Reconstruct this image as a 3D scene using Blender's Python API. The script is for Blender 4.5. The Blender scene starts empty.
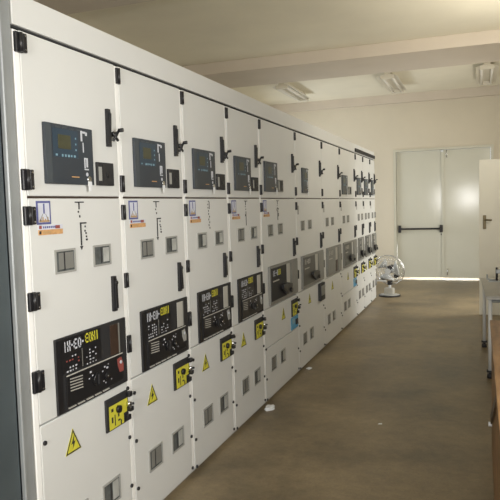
import bpy, bmesh, math, random
from mathutils import Vector, Matrix
random.seed(7)
C = bpy.context.scene.collection
scn = bpy.context.scene

# ---------------------------------------------------------------- camera
F_PX = 619.149
YAW, PIT, ROL = [math.radians(v) for v in (-20.3953, 4.0717, -1.6326)]
CAM = Vector((1.5493, 0.0, 1.54))
fw = Vector((math.sin(YAW)*math.cos(PIT), math.cos(YAW)*math.cos(PIT), -math.sin(PIT)))
rt = Vector((math.cos(YAW), -math.sin(YAW), 0)); up = rt.cross(fw)
R2 = rt*math.cos(ROL) + up*math.sin(ROL); U2 = up*math.cos(ROL) - rt*math.sin(ROL)
cd = bpy.data.cameras.new('camera'); cam = bpy.data.objects.new('camera', cd); C.objects.link(cam)
m = Matrix((R2, U2, -fw)).transposed().to_4x4(); m.translation = CAM
cam.matrix_world = m
cd.sensor_width = 36; cd.lens = F_PX/500*36; cd.clip_start = .05
scn.camera = cam

# ---------------------------------------------------------------- world, light, exposure
scn.view_settings.view_transform = 'Standard'; scn.view_settings.look = 'None'
scn.view_settings.gamma = 1; scn.view_settings.use_curve_mapping = False
scn.view_settings.exposure = -0.20
w = bpy.data.worlds.new('sky'); scn.world = w; w.use_nodes = True
bg = w.node_tree.nodes['Background']; bg.inputs[0].default_value = (.85, .92, 1, 1); bg.inputs[1].default_value = 2.0

def area(name, loc, target, sx, sy, power, col):
    l = bpy.data.lights.new(name, 'AREA'); l.shape = 'RECTANGLE'; l.size = sx; l.size_y = sy
    l.energy = power; l.color = col
    o = bpy.data.objects.new(name, l); C.objects.link(o); o.location = loc
    d = Vector(target) - Vector(loc); o.rotation_euler = d.to_track_quat('-Z', 'Y').to_euler()
    return o
D = 12.4813           # far wall
XR = 2.50; XL = -2.62; YB = -2.6; ZC = 3.61
area('daylight_back_window', (1.15, YB+.06, 1.62), (1.0, 4, 1.3), .8, .7, 150, (1, .985, .96))
area('daylight_right_window', (XR-.05, 1.4, 1.9), (0.0, 2.4, 1.3), 1.8, 1.2, 55, (1, .98, .94))
area('daylight_far_doorway', (XR+.10, 9.35, 1.15), (0.0, 10.9, .8), .85, 1.9, 62, (1, .95, .86))
area('daylight_high_window', (XR-.05, 6.6, 2.75), (0.3, 8.6, 3.0), 2.0, .7, 50, (1, .92, .78))
area('daylight_left_window', (XL+.06, 11.2, 1.6), (0.6, 12.3, 1.3), 1.5, 1.2, 48, (.86, .93, 1))

# ---------------------------------------------------------------- materials
def mat(name, col, rough=.5, metal=0, var=0, scale=8, bump=0, bscale=60, emit=None, spec=.5, detail=4):
    m = bpy.data.materials.new(name); m.use_nodes = True
    nt = m.node_tree; b = nt.nodes['Principled BSDF']
    b.inputs['Base Color'].default_value = (*col, 1); b.inputs['Roughness'].default_value = rough
    b.inputs['Metallic'].default_value = metal; b.inputs['Specular IOR Level'].default_value = spec
    tc = nt.nodes.new('ShaderNodeTexCoord')
    if var:
        n = nt.nodes.new('ShaderNodeTexNoise'); n.inputs['Scale'].default_value = scale; n.inputs['Detail'].default_value = detail
        nt.links.new(tc.outputs['Object'], n.inputs['Vector'])
        r = nt.nodes.new('ShaderNodeValToRGB')
        r.color_ramp.elements[0].position = .3; r.color_ramp.elements[1].position = .7
        r.color_ramp.elements[0].color = (*[c*(1-var) for c in col], 1)
        r.color_ramp.elements[1].color = (*[min(1, c*(1+var)) for c in col], 1)
        nt.links.new(n.outputs['Fac'], r.inputs[0]); nt.links.new(r.outputs[0], b.inputs['Base Color'])
    if bump:
        n2 = nt.nodes.new('ShaderNodeTexNoise'); n2.inputs['Scale'].default_value = bscale
        nt.links.new(tc.outputs['Object'], n2.inputs['Vector'])
        bp = nt.nodes.new('ShaderNodeBump'); bp.inputs['Strength'].default_value = bump; bp.inputs['Distance'].default_value = .01
        nt.links.new(n2.outputs['Fac'], bp.inputs['Height']); nt.links.new(bp.outputs[0], b.inputs['Normal'])
    if emit:
        b.inputs['Emission Color'].default_value = (*emit[0], 1); b.inputs['Emission Strength'].default_value = emit[1]
    return m
PAINT = mat('light_grey_enamel', (.655, .662, .645), .42, var=.015, scale=3)
CARC = mat('light_grey_carcass', (.60, .60, .57), .5, var=.02, scale=3)
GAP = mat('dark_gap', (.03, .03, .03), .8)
BLACK = mat('black_plastic', (.012, .012, .014), .35, var=.1)
LIT_EDGE = mat('lit_door_edge_white', (.88, .88, .86), .45)  # extra white, paints the light caught on the door return edges
BLACKM = mat('black_matt', (.02, .02, .022), .6, var=.15)
SLATE = mat('slate_relay_plastic', (.036, .044, .055), .4, var=.08)
SLATE2 = mat('slate_relay_frame', (.055, .066, .076), .45, var=.05)
LCD = mat('amber_lcd', (.06, .06, .03), .3, var=.2, scale=40)
BLUEP = mat('blue_relay_face', (.028, .05, .075), .35)
WHITE = mat('white_print', (.55, .57, .62), .5)
CYAN = mat('pale_blue_print', (.20, .34, .42), .5)
DGP = mat('dark_grey_panel', (.075, .075, .070), .4, var=.08)
GREYB = mat('mid_grey_panel', (.20, .20, .185), .4, var=.08)
GREYL = mat('pale_grey_strip', (.45, .44, .40), .4, var=.08)
DGREY = mat('dark_grey_window', (.10, .11, .11), .2, var=.3, scale=25)
WINF = mat('grey_window_frame', (.33, .33, .31), .5)
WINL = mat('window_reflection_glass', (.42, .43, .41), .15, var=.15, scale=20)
YEL = mat('yellow_label', (.60, .56, .05), .5, var=.06, scale=30)
RED = mat('red_print', (.28, .07, .06), .5)
BROWN = mat('dark_brown_panel', (.05, .03, .022), .35, var=.2, scale=20)
ORANGE = mat('orange_print', (.58, .33, .14), .5, var=.2, scale=60)
LILAC = mat('lilac_label', (.60, .62, .70), .5, var=.05)
NAVY = mat('navy_border', (.10, .11, .28), .5)
TAN = mat('tan_print', (.45, .30, .15), .5)
BLUE = mat('blue_label', (.07, .30, .50), .5, var=.1, scale=30)
CHROME = mat('chrome', (.75, .76, .78), .22, metal=1)
STEEL = mat('galvanised_steel', (.34, .36, .365), .45, metal=.35, var=.12, scale=5)
DARKST = mat('dark_grey_steel', (.072, .090, .098), .5, metal=.2, var=.12, scale=4)
WALL = mat('warm_white_plaster', (.66, .605, .49), .85, var=.03, scale=1.5, bump=.25, bscale=25)
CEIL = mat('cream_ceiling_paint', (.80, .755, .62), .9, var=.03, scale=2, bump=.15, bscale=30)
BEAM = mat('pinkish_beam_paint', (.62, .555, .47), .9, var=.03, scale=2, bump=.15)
DOORM = mat('glossy_cream_door', (.62, .615, .53), .13, var=.02, scale=1.2, spec=.22, bump=.10, bscale=1.3)
DFRAME = mat('cream_door_frame', (.58, .56, .46), .4, var=.03)
LEAF = mat('cream_leaf_paint', (.68, .66, .57), .5, var=.02, scale=2)
BRASS = mat('dull_brass', (.16, .13, .07), .45, metal=.5)
PLAST = mat('white_plastic', (.72, .74, .76), .35)
BLADE = mat('pale_grey_blade', (.62, .64, .64), .3)
LAMPW = mat('white_lamp_enamel', (.68, .64, .54), .5)
TUBE = mat('unlit_tube_glass', (.76, .73, .66), .3)
TABLE = mat('grey_laminate', (.36, .35, .32), .45, var=.06)
WOOD = None
def wood():
    m = mat('orange_brown_wood', (.27, .13, .05), .45)
    nt = m.node_tree; b = nt.nodes['Principled BSDF']
    tc = nt.nodes.new('ShaderNodeTexCoord'); mp = nt.nodes.new('ShaderNodeMapping'); mp.inputs['Scale'].default_value = (6, 1.2, 22)
    n = nt.nodes.new('ShaderNodeTexNoise'); n.inputs['Scale'].default_value = 2.2; n.inputs['Detail'].default_value = 6
    r = nt.nodes.new('ShaderNodeValToRGB')
    r.color_ramp.elements[0].color = (.14, .068, .024, 1); r.color_ramp.elements[1].color = (.34, .185, .07, 1)
    r.color_ramp.elements[0].position = .35; r.color_ramp.elements[1].position = .65
    nt.links.new(tc.outputs['Object'], mp.inputs[0]); nt.links.new(mp.outputs[0], n.inputs['Vector'])
    nt.links.new(n.outputs['Fac'], r.inputs[0]); nt.links.new(r.outputs[0], b.inputs['Base Color'])
    return m
WOOD = wood()
def floor_mat():
    m = mat('brown_worn_floor', (.2, .16, .12), .42, spec=.4)
    nt = m.node_tree; b = nt.nodes['Principled BSDF']
    tc = nt.nodes.new('ShaderNodeTexCoord')
    def noise(sc, det, rough=.6):
        n = nt.nodes.new('ShaderNodeTexNoise'); n.inputs['Scale'].default_value = sc; n.inputs['Detail'].default_value = det
        n.inputs['Roughness'].default_value = rough
        nt.links.new(tc.outputs['Object'], n.inputs['Vector']); return n
    n1 = noise(1.3, 6); n2 = noise(14, 8, .75); n3 = noise(70, 3)
    r1 = nt.nodes.new('ShaderNodeValToRGB')
    r1.color_ramp.elements[0].color = (.092, .071, .040, 1); r1.color_ramp.elements[1].color = (.285, .220, .128, 1)
    r1.color_ramp.elements[0].position = .3; r1.color_ramp.elements[1].position = .7
    nt.links.new(n1.outputs['Fac'], r1.inputs[0])
    mx = nt.nodes.new('ShaderNodeMixRGB'); mx.blend_type = 'OVERLAY'; mx.inputs[0].default_value = .45
    nt.links.new(r1.outputs[0], mx.inputs[1]); nt.links.new(n2.outputs['Fac'], mx.inputs[2])
    mx2 = nt.nodes.new('ShaderNodeMixRGB'); mx2.blend_type = 'OVERLAY'; mx2.inputs[0].default_value = .2
    nt.links.new(mx.outputs[0], mx2.inputs[1]); nt.links.new(n3.outputs['Fac'], mx2.inputs[2])
    nt.links.new(mx2.outputs[0], b.inputs['Base Color'])
    rr = nt.nodes.new('ShaderNodeMapRange'); rr.inputs[3].default_value = .30; rr.inputs[4].default_value = .5
    nt.links.new(n1.outputs['Fac'], rr.inputs[0]); nt.links.new(rr.outputs[0], b.inputs['Roughness'])
    bp = nt.nodes.new('ShaderNodeBump'); bp.inputs['Strength'].default_value = .15; bp.inputs['Distance'].default_value = .01
    nt.links.new(n2.outputs['Fac'], bp.inputs['Height']); nt.links.new(bp.outputs[0], b.inputs['Normal'])
    return m
FLOOR = floor_mat()

# ---------------------------------------------------------------- mesh builder
class MB:
    def __init__(s): s.bm = bmesh.new(); s.mats = []
    def mi(s, m):
        if m not in s.mats: s.mats.append(m)
        return s.mats.index(m)
    def box(s, x0, x1, y0, y1, z0, z1, m, bev=0):
        r = bmesh.ops.create_cube(s.bm, size=1); i = s.mi(m)
        for v in r['verts']:
            v.co = Vector((x0+(v.co.x+.5)*(x1-x0), y0+(v.co.y+.5)*(y1-y0), z0+(v.co.z+.5)*(z1-z0)))
        fs = {f for v in r['verts'] for f in v.link_faces}
        for f in fs: f.material_index = i
        if bev:
            es = list({e for v in r['verts'] for e in v.link_edges})
            o = bmesh.ops.bevel(s.bm, geom=es, offset=bev, segments=2, affect='EDGES', profile=.5)
            for f in o['faces']: f.material_index = i
        return s
    def poly(s, pts, x0, x1, m):        # polygon in (y,z), extruded from x0 to x1 (x1 = front)
        i = s.mi(m)
        a = [s.bm.verts.new((x1, y, z)) for y, z in pts]; b = [s.bm.verts.new((x0, y, z)) for y, z in pts]
        fs = [s.bm.faces.new(a), s.bm.faces.new(b[::-1])]
        n = len(pts)
        for k in range(n): fs.append(s.bm.faces.new((a[k], b[k], b[(k+1) % n], a[(k+1) % n])))
        for f in fs: f.material_index = i
        return s
    def cyl(s, p, q, r, m, seg=14, r2=None):
        p, q = Vector(p), Vector(q); d = q-p
        M = Matrix.Translation((p+q)/2) @ d.to_track_quat('Z', 'Y').to_matrix().to_4x4()
        o = bmesh.ops.create_cone(s.bm, cap_ends=True, segments=seg, radius1=r, radius2=r if r2 is None else r2, depth=d.length, matrix=M)
        i = s.mi(m)
        for f in {f for v in o['verts'] for f in v.link_faces}: f.material_index = i; f.smooth = len(f.verts) == 4
        return s
    def tube(s, pts, r, m, seg=8, closed=False):
        pts = [Vector(p) for p in pts]; n = len(pts); i = s.mi(m); rings = []
        t0 = None
        for k in range(n):
            a = pts[k-1] if (k > 0 or closed) else pts[k]; b = pts[(k+1) % n] if (k < n-1 or closed) else pts[k]
            t = (b-a).normalized()
            if t0 is None:
                nn = t.orthogonal().normalized()
            else:
                nn = (nn - t*nn.dot(t)).normalized()
            t0 = t; bb = t.cross(nn)
            rings.append([s.bm.verts.new(pts[k] + r*(nn*math.cos(2*math.pi*j/seg) + bb*math.sin(2*math.pi*j/seg))) for j in range(seg)])
        for k in range(n if closed else n-1):
            A, B = rings[k], rings[(k+1) % n]
            for j in range(seg):
                f = s.bm.faces.new((A[j], A[(j+1) % seg], B[(j+1) % seg], B[j])); f.material_index = i; f.smooth = True
        if not closed:
            for q in (rings[0][::-1], rings[-1]):
                f = s.bm.faces.new(q); f.material_index = i
        return s
    def build(s, name, parent=None, loc=None):
        bmesh.ops.recalc_face_normals(s.bm, faces=s.bm.faces)
        me = bpy.data.meshes.new(name); s.bm.to_mesh(me); s.bm.free()
        for m in s.mats: me.materials.append(m)
        o = bpy.data.objects.new(name, me); C.objects.link(o)
        if parent: o.parent = parent
        if loc: o.location = loc
        return o
def thing(name, label, cat, loc=(0, 0, 0), rz=0, group=None):
    o = bpy.data.objects.new(name, None); C.objects.link(o); o.location = loc; o.rotation_euler = (0, 0, rz)
    o.empty_display_size = .1
    o['label'] = label; o['category'] = cat
    if group: o['group'] = group
    return o
def tag(o, label, cat, group=None):
    o['label'] = label; o['category'] = cat
    if group: o['group'] = group
    return o
def struct(o): o['kind'] = 'structure'; return o

# ---------------------------------------------------------------- room
struct(MB().box(XL-.2, XR+1.6, YB-.2, D+1.2, -.1, 0, FLOOR).build('floor'))
struct(MB().box(XL-.2, XR+.2, YB-.2, D+.2, ZC, ZC+.15, CEIL).build('ceiling'))
wl = MB(); wl.box(XL-.2, XL, YB, 10.4, 0, ZC, WALL); wl.box(XL-.2, XL, 12.0, D, 0, ZC, WALL)
wl.box(XL-.2, XL, 10.4, 12.0, 0, .95, WALL); wl.box(XL-.2, XL, 10.4, 12.0, 2.25, ZC, WALL)
struct(wl.build('wall_left'))
# far wall with the double door opening (x -0.03..1.80, z 0..2.56)
DX0, DX1, DZ = -.035, 1.80, 2.555
wf = MB(); wf.box(XL-.2, DX0, D, D+.2, 0, ZC, WALL); wf.box(DX1, XR+.2, D, D+.2, 0, ZC, WALL); wf.box(DX0, DX1, D, D+.2, DZ, ZC, WALL)
struct(wf.build('wall_far'))
# right wall: doorway y 8.80..9.75, windows
wr = MB()
wr.box(XR, XR+.2, YB, .5, 0, ZC, WALL); wr.box(XR, XR+.2, 2.3, 5.6, 0, ZC, WALL); wr.box(XR, XR+.2, 7.6, 8.80, 0, ZC, WALL)
wr.box(XR, XR+.2, 9.90, D+.2, 0, ZC, WALL); wr.box(XR, XR+.2, 8.80, 9.90, 2.10, ZC, WALL)
wr.box(XR, XR+.2, .5, 2.3, 0, 1.3, WALL); wr.box(XR, XR+.2, .5, 2.3, 2.5, ZC, WALL)
wr.box(XR, XR+.2, 5.6, 7.6, 0, 2.4, WALL); wr.box(XR, XR+.2, 5.6, 7.6, 3.1, ZC, WALL)
struct(wr.build('wall_right'))
wb = MB(); wb.box(XL-.2, .75, YB-.2, YB, 0, ZC, WALL); wb.box(1.55, XR+.2, YB-.2, YB, 0, ZC, WALL)
wb.box(.75, 1.55, YB-.2, YB, 0, 1.27, WALL); wb.box(.75, 1.55, YB-.2, YB, 1.97, ZC, WALL)
struct(wb.build('wall_back'))
def window(n, ax, a0, a1, z0, z1, c0):
    mb = MB(); k = .05
    def bx(p0, p1, q0, q1):
        if ax == 'y': mb.box(p0, p1, c0, c0+.05, q0, q1, DFRAME)
        else: mb.box(c0, c0+.05, p0, p1, q0, q1, DFRAME)
    bx(a0, a0+k, z0, z1); bx(a1-k, a1, z0, z1); bx(a0+k, a1-k, z0, z0+k); bx(a0+k, a1-k, z1-k, z1)
    md = (a0+a1)/2; bx(md-.02, md+.02, z0+k, z1-k)
    struct(mb.build('window_%d' % n))
window(1, 'y', .75, 1.55, 1.27, 1.97, YB-.15)
window(2, 'x', .5, 2.3, 1.3, 2.5, XR+.10)
window(3, 'x', 5.6, 7.6, 2.4, 3.1, XR+.10)
window(4, 'x', 10.4, 12.0, .95, 2.25, XL-.15)
# ceiling beams across the room, shallow one along the far wall
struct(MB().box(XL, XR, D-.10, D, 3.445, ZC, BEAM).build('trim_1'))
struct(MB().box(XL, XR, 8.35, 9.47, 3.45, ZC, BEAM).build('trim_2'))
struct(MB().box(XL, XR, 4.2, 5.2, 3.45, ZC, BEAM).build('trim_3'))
# far double door
df = MB(); fwid = .05
df.box(DX0, DX0+fwid, D-.02, D+.12, 0, DZ, DFRAME); df.box(DX1-fwid, DX1, D-.02, D+.12, 0, DZ, DFRAME)
df.box(DX0+fwid, DX1-fwid, D-.02, D+.12, DZ-.045, DZ, DFRAME)
fr = struct(df.build('door_1'))
XM = .885
lf = MB().box(DX0+fwid+.004, XM-.003, D+.03, D+.075, .042, DZ-.05, DOORM, .004).build('door_leaf', fr)
lf2 = MB().box(XM+.003, DX1-fwid-.004, D+.03, D+.075, .042, DZ-.05, DOORM, .004).build('door_leaf', fr)
MB().box(XM-.022, XM+.022, D+.018, D+.03, .05, DZ-.06, DOORM).build('cover_strip', fr)
pb = MB()
pb.box(.05, .10, D-.045, D+.03, .93, 1.07, BLACKM, .006); pb.box(.825, .885, D-.045, D+.03, .93, 1.07, BLACKM, .006)
pb.cyl((.07, D-.03, 1.0), (.86, D-.03, 1.0), .017, BLACKM)
pb.box(.845, .865, D+.015, D+.03, .87, .90, BLACKM)
pb.build('panic_bar', lf)
for o_ in [lf]:
    hx, hy, th = DX0+fwid+.004, D+.05, math.radians(1.6)
    o_.matrix_local = Matrix.Translation((hx, hy, 0)) @ Matrix.Rotation(th, 4, 'Z') @ Matrix.Translation((-hx, -hy, 0))
MB().box(XM+.06, XM+.10, D+.012, D+.03, .06, .24, DFRAME, .004).cyl((XM+.08, D+.008, .1), (XM+.08, D+.008, .22), .008, CHROME).build('floor_bolt', lf2)
MB().box(XM-.03, XM+.02, D+.0, D+.03, DZ-.09, DZ-.055, PLAST, .004).cyl((XM+.08, D+.008, DZ-.2), (XM+.08, D+.008, DZ-.06), .008, CHROME).build('top_bolt', lf2)
# outdoor ground beyond the door that the gap under it shows
area('daylight_under_door', (.9, D+.6, .5), (.9, D+.1, 0), 1.8, .4, 60, (1, 1, 1))
struct(MB().box(-1.5, 3.2, D+1.0, D+1.1, 0, 2.2, mat('sunlit_white_wall', (.9, .9, .88), .8)).build('wall_outside'))

# open door leaf hinged on the right wall
d2 = MB(); 
d2.box(XR-.02, XR+.2, 8.78, 8.82, 0, 2.14, DFRAME); d2.box(XR-.02, XR+.2, 9.86, 9.92, 0, 2.14, DFRAME); d2.box(XR-.02, XR+.2, 8.82, 9.86, 2.08, 2.14, DFRAME)
d2o = struct(d2.build('door_2'))
l2 = MB().box(1.545, XR-.03, 8.72, 8.765, .008, 2.055, LEAF, .003).build('door_leaf', d2o)
h = MB(); h.box(1.592, 1.632, 8.706, 8.72, 1.15, 1.33, BRASS, .004)
h.cyl((1.612, 8.72, 1.27), (1.612, 8.67, 1.27), .011, BRASS); h.cyl((1.612, 8.67, 1.27), (1.70, 8.67, 1.265), .011, BRASS)
h.build('door_handle', l2)

# ---------------------------------------------------------------- switchgear row
Y = [y*.9625 for y in (1.924, 2.6, 3.276, 3.944, 4.612, 5.601, 6.637, 7.552, 8.586, 9.17, 9.795, 10.308)]
T = .024                    # door thickness: front face at x = 0, carcass front at x = -T
DEPTH = 1.35
ZT, ZS, ZLOW = 2.200, 1.595, .736

def hinge(parent, z0, z1, wide=True):
    mb = MB()
    if not wide:
        mb.box(-T+.001, .008, -.024, .006, z0, z1, BLACK, .003)
        mb.cyl((.008, -.008, z0+.002), (.008, -.008, z1-.002), .007, BLACK, 10)
        return mb.build('hinge', parent)
    mb.box(-T+.001, .010, -.030, .008, z0, z1, BLACK, .003)
    mb.box(.006, .016, .000, .022, z0+.002, z1-.002, BLACK, .003)
    mb.cyl((.012, -.008, z0+.002), (.012, -.008, z1-.002), .008, BLACK, 10)
    for z in (z0+.012, z1-.012): mb.cyl((.016, .012, z), (.018, .012, z), .0035, CHROME, 8)
    return mb.build('hinge', parent)
def lever(parent, yc, z0, z1, knob=True, tilt=0):
    mb = MB(); t = tilt
    mb.poly([(yc-.014, z0), (yc+.012, z0), (yc+.015, z1-.02), (yc+.010, z1), (yc-.012, z1)], .0, .014, BLACK)
    mb.poly([(yc-.009+t, z0+.012), (yc+.009+t, z0+.012), (yc+.007, z1-.02), (yc-.007, z1-.02)], .014, .022, BLACK)
    if knob:
        zk = z0+(z1-z0)*.28
        mb.cyl((.0, yc+.030, zk+.01), (.03, yc+.030, zk+.01), .011, BLACK, 12)
        mb.cyl((.022, yc+.012, zk-.02), (.03, yc+.048, zk+.028), .006, BLACK, 8)
        mb.cyl((.022, yc+.010, zk+.018), (.028, yc+.042, zk-.018), .006, BLACK, 8)
        mb.cyl((.03, yc+.046, zk+.028), (.052, yc+.050, zk+.030), .009, BLACK, 10)
    else:
        mb.cyl((.012, yc, z1-.03), (.026, yc, z1-.03), .008, BLACK, 10)
    return mb.build('door_handle', parent)
def view_window(parent, y0, y1, z0, z1, light=False):
    k = .008; mb = MB()
    mb.box(0, .005, y0, y0+k, z0, z1, WINF); mb.box(0, .005, y1-k, y1, z0, z1, WINF)
    mb.box(0, .005, y0+k, y1-k, z0, z0+k, WINF); mb.box(0, .005, y0+k, y1-k, z1-k, z1, WINF)
    o = mb.build('window_frame', parent)
    g = MB(); w_ = y1-y0
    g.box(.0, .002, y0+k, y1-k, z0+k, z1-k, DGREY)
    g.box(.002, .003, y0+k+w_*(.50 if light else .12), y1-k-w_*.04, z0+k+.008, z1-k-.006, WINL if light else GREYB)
    g.box(.003, .004, y0+w_*.42, y0+w_*.47, z0+k+.004, z1-k-.004, BLACKM)
    g.build('window_pane', o)
    return o
def bolts(parent, w):
    mb = MB()
    for z in (.705, .47, .235, .05):
        for y in (.018, w-.040):
            zz = z - (.04 if y < .1 else 0)
            if zz < .03: zz = .035
            mb.cyl((-.001, y, zz), (.007, y, zz), .009, BLACKM, 10)
    mb.build('door_bolts', parent)
def relay(parent, y0, y1, z0, z1, seed):
    rnd = random.Random(seed)
    mb = MB(); W = y1-y0
    mb.box(0, .030, y0, y1, z0, z1, SLATE, .003)
    mb.box(.030, .034, y0, y0+.035, z0+.003, z1-.003, SLATE2)
    mb.box(.030, .033, y0+.045, y0+W*.66, z0+W*.34, z1-.018, BLUEP)
    for k in range(4):                                   # ticks of light along the top edge
        yy = y0+.06+k*.045; mb.box(.030, .0345, yy, yy+.030, z1-.014, z1-.009, SLATE2)
    o = mb.build('protection_relay', parent)
    lc = MB(); lc.box(.033, .036, y0+.075, y0+.155, z1-.095, z1-.040, LCD, .001); lc.build('display', o)
    pr = MB(); x0, x1 = .0332, .0345
    zt = z1-.125
    for k in range(7):                                   # lettering / keys row
        yy = y0+.058+k*.019
        if k == 1: continue
        pr.box(x0, x1, yy, yy+rnd.uniform(.006, .013), zt+rnd.uniform(-.002, .002), zt+.009, CYAN)
    for z in (z1-.052, z1-.075, z1-.098): pr.box(x0, x1, y0+.185, y0+.192, z, z+.007, CYAN)
    pr.build('relay_lettering', o); pr = MB()
    # mimic strip: white one-line symbols on the right
    ym = y0+W*.80; X0, X1 = .030, .0335
    pr.box(X0, X1, ym-.022, ym-.012, z1-.055, z1-.012, WHITE); pr.box(X0, X1, ym-.012, ym+.012, z1-.022, z1-.014, WHITE)
    pr.box(X0, X1, ym+.010, ym+.022, z1-.030, z1-.016, WHITE)
    pr.box(X0, X1, ym-.010, ym-.005, z1-.100, z1-.060, WHITE)
    pr.box(X0, X1, ym-.004, ym+.020, z1-.128, z1-.122, WHITE); pr.box(X0, X1, ym-.004, ym+.003, z1-.165, z1-.128, WHITE)
    pr.box(X0, X1, ym+.010, ym+.020, z1-.160, z1-.128, WHITE); pr.box(X0, X1, ym-.004, ym+.024, z1-.172, z1-.167, WHITE)
    pr.cyl((X0, ym+.012, z1-.190), (X1, ym+.012, z1-.190), .008, WHITE, 10)
    pr.build('mimic_marking', o)
    MB().box(X0, X1, y0+W*.50, y0+W*.66, z0+.028, z0+.032, ORANGE).build('orange_strip', o)
    ky = MB()                                            # key in the lock at the lower right corner
    ky.cyl((.03, ym+.022, z0+.022), (.044, ym+.022, z0+.022), .012, CHROME, 12)
    ky.poly([(ym+.010, z0+.014), (ym+.034, z0+.014), (ym+.036, z0-.004), (ym+.028, z0-.006), (ym+.028, z0-.026), (ym+.014, z0-.026), (ym+.014, z0-.006), (ym+.008, z0-.004)], .040, .046, PLAST)
    k_ = ky.build('key_tag', o); k_['label'] = 'white key tag'
    o.scale = (.42, 1, 1)
    return o
def switch_box(parent, y0, y1, z0, z1):
    mb = MB(); mb.box(0, .024, y0, y1, z0, z1, BLACKM if y0 > .43 and y0 < .44 else GREYB, .003)
    mb.box(.024, .027, y0+(y1-y0)*.30, y1-(y1-y0)*.12, z0+.01, z1-.008, BLACKM)
    mb.box(.024, .026, y0+.006, y0+(y1-y0)*.24, z0+.02, z1-.02, WINF)
    mb.cyl((.027, y0+(y1-y0)*.62, z0+.045), (.034, y0+(y1-y0)*.62, z0+.045), .012, BLACK, 12)
    o = mb.build('switch_box', parent); o.scale = (.5, 1, 1)
    return o
def logo_plate(parent, y0=.040, full=True):
    y1 = y0+.082; z0, z1 = 1.492, 1.581
    mb = MB(); mb.box(0, .002, y0, y1, z0, z1, NAVY, .0006)
    mb.box(.002, .003, y0+.009, y1-.009, z0+.008, z1-.008, LILAC)
    ym = (y0+y1)/2; q = .0038
    mb.box(.003, q, ym-.004, ym+.004, z1-.048, z1-.010, NAVY)
    mb.poly([(y0+.013, z0+.012), (y0+.019, z0+.012), (ym-.006, z0+.040), (ym-.010, z0+.040)], .003, q, WINF)
    mb.poly([(y1-.019, z0+.012), (y1-.013, z0+.012), (ym+.010, z0+.040), (ym+.006, z0+.040)], .003, q, WINF)
    mb.box(.003, q, y0+.012, y1-.012, z0+.009, z0+.016, TAN)
    for k in range(4): mb.box(.003, q, y0+.016+k*.014, y0+.022+k*.014, z0+.016, z0+.022+.006*(k % 2), TAN)
    o = mb.build('logo_plate', parent)
    st = MB(); a, b = y0+.006, y0+.150
    st.box(0, .002, a, b, 1.472, 1.490, LILAC); st.box(0, .002, a, b, 1.452, 1.472, ORANGE)
    st.box(.002, .003, a+.004, a+.018, 1.476, 1.488, RED); st.box(.002, .003, b-.045, b-.018, 1.474, 1.487, RED)
    for k in range(7): st.box(.002, .0028, a+.026+k*.011, a+.033+k*.011, 1.477, 1.485, NAVY)
    for k in range(5): st.box(.002, .0028, a+.026+k*.009, a+.032+k*.009, 1.457, 1.466, TAN)
    st.box(.002, .003, a+.004, a+.014, 1.456, 1.467, BLACKM)
    st.build('name_strip', parent)
def mimic(parent, yc, var):
    mb = MB(); a, b = 0, .002; K = BLACKM
    z = 1.578
    if var in (0, 1, 3, 4):
        mb.box(a, b, yc-.027, yc+.033, z-.005, z, K); mb.box(a, b, yc-.004, yc+.003, z-.032, z-.005, K)
    if var == 2:
        mb.box(a, b, yc-.004, yc+.012, z-.005, z, K); mb.box(a, b, yc+.010, yc+.016, z-.05, z-.005, K); mb.box(a, b, yc-.01, yc-.004, z-.026, z-.018, K)
    mb.box(a, b, yc-.010, yc-.003, z-.046, z-.038, K); mb.box(a, b, yc-.002, yc+.005, z-.066, z-.056, K)
    if var in (0, 1):
        mb.box(a, b, yc+.001, yc+.045, z-.092, z-.086, K); mb.box(a, b, yc+.001, yc+.009, z-.182, z-.086, K)
        mb.poly([(yc-.006, z-.184), (yc+.016, z-.184), (yc+.005, z-.200)], a, b, K)
        for dy, dz, ww in ((.032, .100, .007), (.030, .118, .007), (.036, .128, .008), (.038, .142, .007), (.037, .155, .012)):
            mb.box(a, b, yc+dy, yc+dy+ww, z-dz-.008, z-dz, K)
    elif var == 2:
        for k in range(6): mb.box(a, b, yc-.002+(k % 2)*.012, yc+.005+(k % 2)*.012, z-.085-k*.017, z-.074-k*.017, K)
    elif var == 3:
        mb.box(a, b, yc, yc+.007, z-.175, z-.075, K); mb.box(a, b, yc-.012, yc-.005, z-.11, z-.095, K)
    else:
        mb.tube([(.002, yc+.02*math.cos(t*.6), z-.075+.014*math.sin(t*.6)) for t in range(10)], .003, K, 5)
        mb.box(a, b, yc-.004, yc+.006, z-.16, z-.095, K); mb.box(a, b, yc+.02, yc+.028, z-.13, z-.10, K)
    mb.build('mimic_diagram', parent)
def glyph(mb, ch, y, z, h, w_, x0, x1, m):
    t = w_*.28
    segs = {'I': [(.36, .64, 0, 1)], '-': [(0, 1, .42, .6)], 'E': [(0, .28, 0, 1), (0, 1, .82, 1), (0, .8, .42, .58), (0, 1, 0, .18)],
            'C': [(.72, 1, 0, 1), (0, 1, .82, 1), (0, 1, 0, .18)], 'O': [(0, .28, 0, 1), (.72, 1, 0, 1), (0, 1, .82, 1), (0, 1, 0, .18)],
            'H': [(0, .28, 0, 1), (.72, 1, 0, 1), (0, 1, .42, .58)], 'F': [(0, .28, 0, 1), (0, 1, .82, 1), (0, .8, .42, .58)],
            'D': [(.7, 1, .1, .9), (0, .9, .82, 1), (0, .9, 0, .18), (.05, .3, 0, 1)]}[ch]
    for a, b, c, d in segs: mb.box(x0, x1, y+a*w_, y+b*w_, z+c*h, z+d*h, m)
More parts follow.
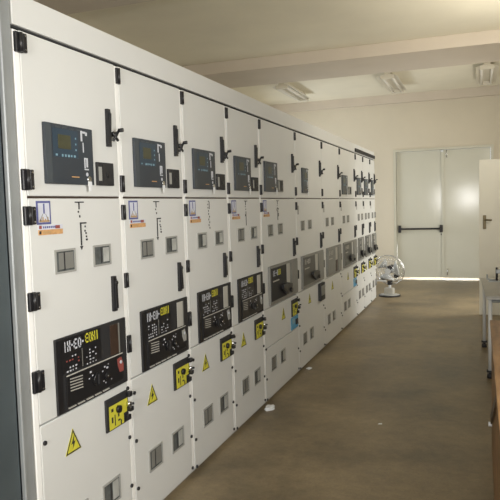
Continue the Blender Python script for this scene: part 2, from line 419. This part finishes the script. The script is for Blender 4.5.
def breaker_panel(parent, seed):
    """Black circuit breaker operating panel of the narrow cubicles."""
    rnd = random.Random(seed)
    mb = MB()
    mb.box(0, .020, .098, .606, .742, 1.043, BLACKM, .004)
    mb.box(.020, .024, .098, .130, .750, 1.036, BLACK)
    mb.box(.020, .023, .132, .400, .898, 1.036, BLACK)
    mb.box(.020, .030, .150, .560, .762, .884, BLACK, .003)
    mb.box(.030, .032, .150, .560, .884, .889, GREYL)
    mb.box(.020, .026, .472, .548, .892, 1.028, BROWN if seed == 0 else GREYL, .002)
    mb.box(.026, .028, .536, .546, .892, 1.028, GREYB)
    o = mb.build('operating_panel', parent)
    p = MB(); a, b = .023, .0245
    y = .146
    for ch, ww in (('I', .016), ('H', .020), ('-', .010), ('E', .022), ('O', .022), ('-', .010)):
        glyph(p, ch, y, .982, .042, ww, a, b, WHITE); y += ww+.006
    p.build('white_lettering', o); p = MB()
    y = .288
    for ch in 'EOHI': glyph(p, ch, y, .990, .040, .022, a, b, YEL); y += .025
    p.build('yellow_lettering', o); p = MB()
    for r in range(5):
        for c in range(5):
            if rnd.random() < .75:
                yy = .158+c*.019; zz = .955-r*.014
                p.box(a, b, yy, yy+rnd.uniform(.005, .012), zz, zz+.006, RED if (r in (1, 2) and seed == 0) else WHITE)
    for r in range(5):
        for c in range(4):
            if rnd.random() < .6:
                yy = .292+c*.021; zz = .955-r*.014
                p.box(a, b, yy, yy+rnd.uniform(.004, .012), zz, zz+.005, WHITE)
    p.box(a, b, .262, .266, .90, .975, GREYB)
    a, b = .030, .0312
    for k in range(5):                                  # slanted hatch lettering
        z = .872-k*.012
        p.poly([(.172, z), (.255, z-.006), (.255, z-.010), (.172, z-.004)], a, b, GREYL)
    for k in range(24): 
        if k % 5 != 4: p.box(.020, .0315, .160+k*.012, .168+k*.012, .752, .757, GREYL)
    for dy, dz, s_ in ((.305, .858, .012), (.320, .842, .008), (.296, .835, .007), (.41, .855, .010), (.428, .846, .012), (.395, .840, .008), (.44, .862, .006), (.40, .795, .008), (.415, .785, .007), (.46, .79, .006)):
        p.box(a, b, dy, dy+s_, dz, dz+s_*.7, WHITE)
    p.build('panel_marking', o)
    k_ = MB()
    k_.cyl((.030, .352, .822), (.050, .352, .822), .026, BLACK, 20); k_.box(.050, .060, .346, .358, .800, .844, BLACKM, .002)
    k_.build('rotary_knob', o); k_ = MB()
    k_.cyl((.030, .43, .815), (.044, .43, .815), .017, BLACK, 16); k_.cyl((.044, .43, .815), (.047, .43, .815), .006, CHROME, 10)
    k_.build('rotary_knob', o)
    o.scale = (.5, 1, 1)
    rb = MB(); rb.poly([(.515, .868), (.545, .872), (.562, .835), (.560, .805), (.532, .805), (.518, .835)], .030, .036, RED if seed == 0 else WINF)
    rb.cyl((.036, .538, .850), (.042, .538, .850), .008, WHITE, 10); rb.build('push_button', o)
    return o
def wide_panel(parent, w, style):
    y1 = w-.055
    zb, zt = .752, 1.062
    mb = MB()
    mb.box(0, .018, .115, y1, zb, zt, GREYB, .004)
    ys = .115+(y1-.115)*.60
    mb.box(.018, .022, .135, ys-.05, zb+.03, zt-.02, {0: BLACKM, 1: DGP, 2: GREYB}[style])
    mb.box(.018, .020, ys-.03, ys+(.06 if w > .7 else .03), zb+.10, zt-.02, GREYL)
    mb.box(.018, .024, ys+(.09 if w > .7 else .05), y1-.02, zb+.02, zt-.02, GREYB, .002)
    if style == 2: mb.box(.018, .026, ys-.03, ys+.05, zb+.02, zb+.15, BROWN)
    o = mb.build('operating_panel', parent)
    p = MB(); y = .17 if w > .7 else .14
    for ch in ('IE-O' if w > .7 else 'E'): glyph(p, ch, y, zt-.085, .045, .024, .022, .0235, GREYL if style else WHITE); y += .034
    p.build('white_lettering', o); p = MB()
    for ch in 'EH': glyph(p, ch, y, zt-.085, .045, .028, .022, .0235, YEL if style == 0 else GREYL); y += .036
    p.box(.022, .0235, .17, .33 if w > .7 else .25, zt-.13, zt-.12, GREYL)
    p.build('panel_marking', o)
    if style != 2:
        k_ = MB()
        k_.cyl((.022, ys-.09, zb+.10), (.050, ys-.09, zb+.10), .036, BLACK, 18)
        e_ = .22 if w > .7 else .16
        k_.poly([(ys-e_, zb+.135), (ys-e_, zb+.105), (ys-.10, zb+.045), (ys+.03, zb+.09), (ys+.03, zb+.12), (ys-.08, zb+.14)], .030, .052, BLACK)
        k_.cyl((.05, ys-.02, zb+.07), (.065, ys-.02, zb+.07), .020, BLACK, 12)
        k_.build('operating_lever', o)
    return o
def earthing_plate(parent, w, z0=.556):
    o_ = w-.231
    mb = MB(); mb.box(0, .010, o_, w-.050, z0, .703, BLACKM, .003)
    mb.box(.010, .0115, o_+.020, w-.095, z0+.006, .668, YEL); mb.box(.010, .0115, w-.095, w-.060, z0+.050, .668, YEL)
    q0, q1 = .0115, .0125
    for (y, z, a, b) in ((.036, .640, .016, .014), (.036, .590, .012, .026), (.088, .584, .018, .008), (.088, .604, .010, .014), (.108, .562, .008, .022), (.060, .572, .006, .05)):
        mb.box(q0, q1, o_+y, o_+y+a, z, z+b, BLACKM)
    o = mb.build('earthing_switch_plate', parent)
    MB().cyl((.0115, o_+.090, .640), (.024, o_+.090, .640), .017, BLACK, 14).build('selector_knob', o)
    MB().box(.010, .030, w-.070, w-.040, .672, .696, BLACK, .004).build('interlock', o)
    MB().cyl((.010, w-.062, .640), (.030, w-.062, .640), .011, CHROME, 12).cyl((.028, w-.062, .640), (.040, w-.050, .640), .006, BLACK, 10).build('lock_barrel', o)
    MB().box(.010, .034, w-.068, w-.040, .604, .626, BLACK, .003).build('interlock', o)
    MB().box(.010, .026, w-.082, w-.052, .566, .590, BLACK, .003).build('interlock', o)
    return o
def warning(parent, yc, zc, s_=.108):
    mb = MB(); h_ = s_*.95
    mb.poly([(yc-s_/2, zc-h_/2), (yc+s_/2, zc-h_/2), (yc, zc+h_/2)], 0, .0015, YEL)
    q0, q1 = .0015, .0025; t = .008
    A = Vector((yc-s_/2, zc-h_/2)); B = Vector((yc+s_/2, zc-h_/2)); Cc = Vector((yc, zc+h_/2)); G = (A+B+Cc)/3
    for P, Q in ((A, B), (B, Cc), (Cc, A)):
        P1, Q1 = G+(P-G)*.80, G+(Q-G)*.80; P0, Q0 = G+(P-G)*.95, G+(Q-G)*.95
        mb.poly([tuple(P0), tuple(Q0), tuple(Q1), tuple(P1)], q0, q1, BLACKM)
    mb.poly([(yc+.008, zc+.022), (yc-.013, zc-.014), (yc-.001, zc-.012), (yc-.006, zc-.034), (yc+.014, zc-.004), (yc+.002, zc-.006)], q0, q1, BLACKM)
    mb.build('warning_sign', parent)

def cubicle(i, label, **o):
    w = Y[i+1]-Y[i]; g = .034
    t = thing('switchgear_cubicle', label, 'switchgear', (0, Y[i], 0), 0, 'switchgear cubicles in a row')
    b = MB(); b.box(-DEPTH, -T-.001, -g+.001, w-g, 0, ZT, CARC)
    b.build('body', t)
    MB().box(-T, -.0015, -g+.002, -.001, .03, ZT-.008, LIT_EDGE if i < 5 else PAINT, .004).build('door_edge_strip', t)  # strip added in the door gap, whitened on near cubicles as lit door edge
    def door(name, z0, z1): return MB().box(-T, 0, .0, w-g, z0, z1, PAINT, .004).build(name, t)
    up_ = door('instrument_door', ZS+.004, ZT-.006); mid = door('breaker_door', ZLOW+.003, ZS-.004)
    MB().box(-T, -.003, .001, w-g-.001, ZS-.003, ZS+.003, BROWN).build('dark_seam_strip', t)  # brown strip added to paint the seam gap between the doors dark
    if o.get('split'):
        lo = door('cable_door', .432, ZLOW-.002); lo2 = door('base_panel', .028, .426)
    else:
        lo = lo2 = door('cable_door', .028, ZLOW-.002)
    if i > 0 or True:
        hinge(up_, 2.112, 2.184, i == 0); hinge(up_, 1.620, 1.697, i == 0)
        hinge(mid, 1.492, 1.562, i == 0); hinge(mid, 1.175, 1.245, i == 0); hinge(mid, .868, .950, i == 0)
    lever(up_, w-.112, 1.82, 1.985, True, -.012+.006*(i % 3))
    lever(mid, w-.122, 1.085, 1.243, False, .004*((i*2) % 3))
    if o.get('relay'): relay(up_, *o['relay'], 1.647, 1.880, i)
    if o.get('box'): switch_box(up_, *o['box'], 1.647, 1.747)
    if o.get('logo'): logo_plate(mid, o['logo'])
    else: MB().box(0, .003, .035, .080, 1.45, 1.53, WINF, .0008).build('name_strip', mid)
    if 'mimic' in o: mimic(mid, .305 if w < .7 else .40, o['mimic'])
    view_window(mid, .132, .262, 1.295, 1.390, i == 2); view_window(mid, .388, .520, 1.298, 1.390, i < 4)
    if o['panel'] == 'narrow': breaker_panel(mid, i)
    else: wide_panel(mid, w, o['panel'])
    e = o.get('earth', 1)
    if e == 1: earthing_plate(lo, w)
    if e == 2:
        MB().box(0, .03, w-.26, w-.07, .545, .725, BLACKM, .004).box(.03, .034, w-.24, w-.10, .60, .70, GREYB).build('control_box', lo)
    if o.get('blue'):
        m_ = MB(); m_.box(0, .004, w-.25, w-.03, .440, .548, BLUE)
        m_.box(.004, .006, w-.22, w-.13, .49, .535, CYAN); m_.box(.004, .014, w-.12, w-.06, .47, .52, BLACKM, .003)
        m_.build('blue_plate', lo)
    warning(lo, .190 if w < .7 else (.49 if i == 4 else .40), .612 if w < .7 else .63, .104)
    zb = .222
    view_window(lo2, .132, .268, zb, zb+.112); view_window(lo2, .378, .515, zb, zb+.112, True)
    bolts(lo, w)
    return t
NAR = dict(relay=(.096, .405), box=(.435, .560), panel='narrow')
L = ['light grey switchgear cubicle nearest the camera, next to the dark steel end panel',
     'second grey switchgear cubicle from the dark end panel, black panel with pale strip',
     'third narrow grey switchgear cubicle from the dark steel end panel, with wavy dashed mimic line',
     'fourth grey switchgear cubicle from the near end, narrow, just before the first wide one',
     'first wide grey switchgear cubicle, with yellow plate above a blue plate on its lower door',
     'wide grey switchgear cubicle with a tall dark box below its grey operating panel',
     'wide grey switchgear cubicle without any relay on its upper door',
     'last wide grey switchgear cubicle, with a blue plate, before three narrow far ones',
     'narrow grey switchgear cubicle third from the far end of the row',
     'narrow grey switchgear cubicle second from the far end of the row',
     'narrow grey switchgear cubicle at the far end of the row, beside the floor fan']
cubicle(0, L[0], logo=.040, mimic=0, **NAR)
cubicle(1, L[1], logo=.040, mimic=1, **NAR)
cubicle(2, L[2], logo=.040, mimic=2, **NAR)
cubicle(3, L[3], logo=.040, mimic=3, **NAR)
cubicle(4, L[4], logo=.040, mimic=4, relay=(.072, .385), box=(.41, .54), panel=0, blue=True, split=True)
cubicle(5, L[5], relay=(.19, .39), panel=1, earth=2)
cubicle(6, L[6], panel=2, earth=0)
cubicle(7, L[7], relay=(.10, .42), box=(.5, .66), panel=1, split=True, blue=True)
for k in (8, 9, 10):
    ww = Y[k+1]-Y[k]
    cubicle(k, L[k], relay=(.08, min(.39, ww-.19)), box=(ww-.17, ww-.08), panel=1)

# top duct with the thin shadow gap and the louvre at the far end
du = thing('cable_duct', 'long light grey duct running along the top of the whole switchgear row', 'duct', (0, Y[0]-.033, ZT+.001))
Lh = Y[-1]-Y[0]
MB().box(-DEPTH, .0, 0, Lh, .007, .122, PAINT, .002).build('duct_body', du)
MB().box(-DEPTH+.01, -.012, .005, Lh-.005, 0.0005, .007, GAP).build('shadow_gap_strip', du)  # black strip painting the shade in the gap below the duct
lv = MB(); y0 = Y[8]-Y[0]; y1 = Lh
lv.box(0, .012, y0+.02, y1-.04, .016, .062, BLACKM)
for k in range(26):
    yy = y0+.03+k*(y1-y0-.06)/26; lv.box(.012, .022, yy, yy+.03, .016, .060, BLACK)
lv.build('louvre', du)

# end panel of dark steel with a galvanised edge, left of the row
ep = thing('end_panel', 'dark steel end panel with a galvanised edge post at the left end of the row', 'panel', (0, Y[0]-.036, 0))
MB().box(-.045, -.002, -.066, 0, 0, 2.30, STEEL, .008).box(-.03, .006, -.066, -.057, 0, 2.30, STEEL, .004).build('edge_post', ep)

MB().box(-.05, -.012, -.95, -.068, 0, 2.30, DARKST, .004).build('front_sheet', ep)

# ---------------------------------------------------------------- fluorescent lamps
def lamp(x, label):
    t = thing('ceiling_lamp', label, 'ceiling light', (x, 10.05, ZC), 0, 'unlit twin tube ceiling lamps')
    Ln = 1.42
    MB().box(-.05, .05, 0, Ln, -.075, 0, LAMPW, .006).build('lamp_body', t)
    r = MB()
    r.poly([(0, 0)]*0 or [(0, 0), (Ln, 0), (Ln, .001), (0, .001)], 0, .001, LAMPW)
    r.bm.clear()
    def slope(x0, z0, x1, z1):
        i = r.mi(LAMPW); th = .004
        vs = [r.bm.verts.new(p) for p in ((x0, 0, z0), (x1, 0, z1), (x1, Ln, z1), (x0, Ln, z0), (x0, 0, z0+th), (x1, 0, z1+th), (x1, Ln, z1+th), (x0, Ln, z0+th))]
        for q in ((0, 1, 2, 3), (7, 6, 5, 4), (0, 4, 5, 1), (1, 5, 6, 2), (2, 6, 7, 3), (3, 7, 4, 0)):
            r.bm.faces.new([vs[k] for k in q]).material_index = i
    slope(-.05, -.070, -.155, -.105); slope(.05, -.070, .155, -.105)
    r.build('reflector', t)
    for s_ in (-1, 1):
        MB().cyl((s_*.075, .04, -.115), (s_*.075, Ln-.04, -.115), .019, TUBE, 14).build('lamp_tube', t)
    for y in (.012, Ln-.052): MB().box(-.105, .105, y, y+.04, -.135, -.072, LAMPW, .006).build('tube_holder', t)
    return t
lamp(-1.55, 'twin tube ceiling lamp above the switchgear row, leftmost of three')
lamp(.19, 'twin tube ceiling lamp in the middle, above the far double door')
lamp(1.66, 'twin tube ceiling lamp at the right, over the open door leaf')

# ---------------------------------------------------------------- fan
def fan():
    t = thing('floor_fan', 'round white floor fan with wire cage at the far end of the switchgear', 'fan', (.16, 10.26, 0), math.radians(-12))
    b = MB()
    b.cyl((0, 0, 0), (0, 0, .022), .175, BLACKM, 28); b.cyl((0, 0, .022), (0, 0, .04), .165, WINF, 28, .10)
    b.build('fan_base', t)
    MB().box(-.075, .075, -.05, .05, .035, .135, GREYL, .012).build('control_box', t)
    MB().cyl((0, .02, .13), (0, .02, .22), .022, PLAST, 14, .018).build('neck', t)
    MB().box(-.03, .03, -.02, .07, .18, .25, BLACKM, .008).build('tilt_joint', t)
    R_ = .25; zc = .43
    tilt = Matrix.Rotation(math.radians(12), 4, 'X')
    def P(x, y, z): 
        v = tilt @ Vector((x, y, z)); return (v.x, v.y, v.z+zc)
    c = MB()
    for (yy, rr, th) in ((-.005, R_, .006), (-.055, R_*.80, .003), (-.075, R_*.45, .003), (.05, R_*.85, .003), (.07, R_*.5, .003), (.012, R_, .006)):
        c.tube([P(rr*math.cos(a*math.pi/18), yy, rr*math.sin(a*math.pi/18)) for a in range(36)], th, CHROME, 6, True)
    for k in range(30):
        a = k*2*math.pi/30; ca, sa = math.cos(a), math.sin(a)
        c.tube([P(r_*ca, y_, r_*sa) for r_, y_ in ((.045, -.08), (R_*.45, -.075), (R_*.80, -.055), (R_, -.005))], .0014, CHROME, 4)
        if k % 2 == 0: c.tube([P(r_*ca, y_, r_*sa) for r_, y_ in ((.06, .075), (R_*.5, .07), (R_*.85, .05), (R_, .012))], .0014, CHROME, 4)
    c.build('wire_cage', t)
    h_ = MB(); h_.cyl(P(0, -.084, 0), P(0, -.076, 0), .048, PLAST, 20); h_.build('cage_badge', t)
    mo = MB(); mo.cyl(P(0, .02, 0), P(0, .16, 0), .062, BLACKM, 20, .045); mo.cyl(P(0, -.05, 0), P(0, .02, 0), .02, BLACKM, 12); mo.build('motor', t)
    for k in range(3):
        bl = MB(); i = bl.mi(BLADE); n = 8; A = []; B = []
        for j in range(n+1):
            f_ = j/n; rr = .03+f_*.175; hw = .25+.55*math.sin(f_*math.pi*.62)
            for lst, s_ in ((A, -1), (B, 1)):
                an = k*2*math.pi/3 + s_*hw*.85 + f_*.3
                lst.append((rr*math.cos(an), -.022+s_*.022, rr*math.sin(an)))
        va = [bl.bm.verts.new(P(*p)) for p in A]; vb = [bl.bm.verts.new(P(*p)) for p in B]
        for j in range(n):
            f = bl.bm.faces.new((va[j], va[j+1], vb[j+1], vb[j])); f.material_index = i; f.smooth = True
        o = bl.build('fan_blade', t); md = o.modifiers.new('solid', 'SOLIDIFY'); md.thickness = .003
    MB().box(-.23, -.02, -.105, -.085, .245, .268, PLAST, .004).build('cage_clip', t)
    MB().cyl((-.13, .06, .29), (-.13, .10, .29), .042, BLACKM, 14).build('control_knob', t)
    MB().cyl((.09, .06, .33), (.09, .11, .33), .040, BLACKM, 14).build('swing_gear', t)
fan()

# ---------------------------------------------------------------- table and bench at the right
def table():
    t = thing('work_table', 'grey tubular steel work table at the right edge, in front of the open door leaf', 'table', (1.605, 5.60, 0), math.radians(1.9))
    W_, Ln, H = .78, 1.25, .72
    MB().box(-.005, W_, -.03, Ln+.03, H-.012, H, TABLE, .003).box(.0, W_-.01, -.02, Ln+.02, H-.03, H-.012, GREYL).build('tabletop', t)
    f_ = MB()
    TL = mat('light_tube_enamel', (.62, .62, .60), .35)
    for y in (.03, Ln-.03): f_.tube([(.03, y, H-.05), (W_-.03, y, H-.05)], .014, STEEL)
    for x in (.03, W_-.03): f_.tube([(x, .03, H-.05), (x, Ln-.03, H-.05)], .014, STEEL)
    f_.tube([(W_-.03, .03, .2), (W_-.03, Ln-.03, .2)], .012, STEEL)
    f_.build('table_frame', t)
    for x, y in ((.03, .03), (.03, Ln-.03), (W_-.03, .03), (W_-.03, Ln-.03)):
        l = MB().tube([(x, y, H-.03), (x, y, .05)], .017, TL, 12).build('leg', t)
        MB().cyl((x, y, 0), (x, y, .035), .026, BLACKM, 14).cyl((x, y, .03), (x, y, .055), .012, BLACKM, 10).box(x-.03, x+.03, y-.025, y+.025, .052, .068, BLACKM, .003).build('foot', l)
    return t
table()
cl = thing('bench_clamp', 'small dark steel clamp on the far corner of the grey work table', 'clamp', (1.66, 6.60, .72))
c1 = MB(); c1.tube([(-.04, 0, .07), (-.04, 0, .022), (.0, 0, .014), (.04, 0, .014)], .008, STEEL, 8)
c1.box(-.03, .30, -.05, .05, 0, .008, STEEL, .002); c1.build('clamp_foot', cl)
MB().cyl((.05, 0, .008), (.05, 0, .14), .012, BLACKM, 10).box(.04, .36, -.02, .02, .08, .12, STEEL, .006).build('clamp_bar', cl)
wd = thing('wooden_bench', 'orange-brown wooden bench at the lower right edge, nearest the camera', 'bench', (1.618, 1.9, 0))
MB().box(-.010, .80, 0, 2.16, .765, .795, WOOD, .004).build('bench_top', wd)
MB().box(0, .03, .02, 2.13, .04, .763, WOOD, .003).build('side_panel', wd)
MB().box(0.001, .79, 2.135, 2.155, .0, .763, WOOD, .003).build('end_panel', wd)
MB().poly([(.62, .76), (.70, .76), (1.92, .28), (1.86, .24)], -.011, -.001, BROWN).build('diagonal_brace', wd)
MB().box(.0, .79, .02, 2.13, .0, .039, WOOD).build('plinth', wd)
MB().cyl((-.02, 2.06, .17), (0, 2.06, .17), .014, PLAST, 14).build('knob', wd)

# ---------------------------------------------------------------- litter on the floor
def litter(loc, r, label, seed, name='plastic_scrap', cat='litter', flat=.3):
    rnd = random.Random(seed); mb = MB()
    o = bmesh.ops.create_icosphere(mb.bm, subdivisions=3, radius=r); mb.mi(PLAST)
    from mathutils import noise
    for v in o['verts']:
        n = noise.noise(v.co*(1.6/r)+Vector((seed, 0, 0)))
        v.co = v.co*(1+.55*n); v.co.z = max(v.co.z, -r*.45)*flat + r*.45*flat; v.co.y *= 1.5
    ob = mb.build(name, None, loc); tag(ob, label, cat); return ob
litter((.05, 4.36, 0), .040, 'crumpled white plastic scrap on the floor at the foot of the cubicles', 3)
litter((.045, 5.55, 0), .022, 'small white scrap further along the foot of the cubicles', 5)
pp = MB().poly([(0, 0), (.03, .008), (.024, .03), (.004, .022)], 0, .001, PLAST)
for v in pp.bm.verts: v.co = Vector((v.co.y, v.co.z, v.co.x+.0005))
tag(pp.build('paper_bit', None, (.884, 4.24, 0)), 'tiny white paper bit on the open floor', 'paper')
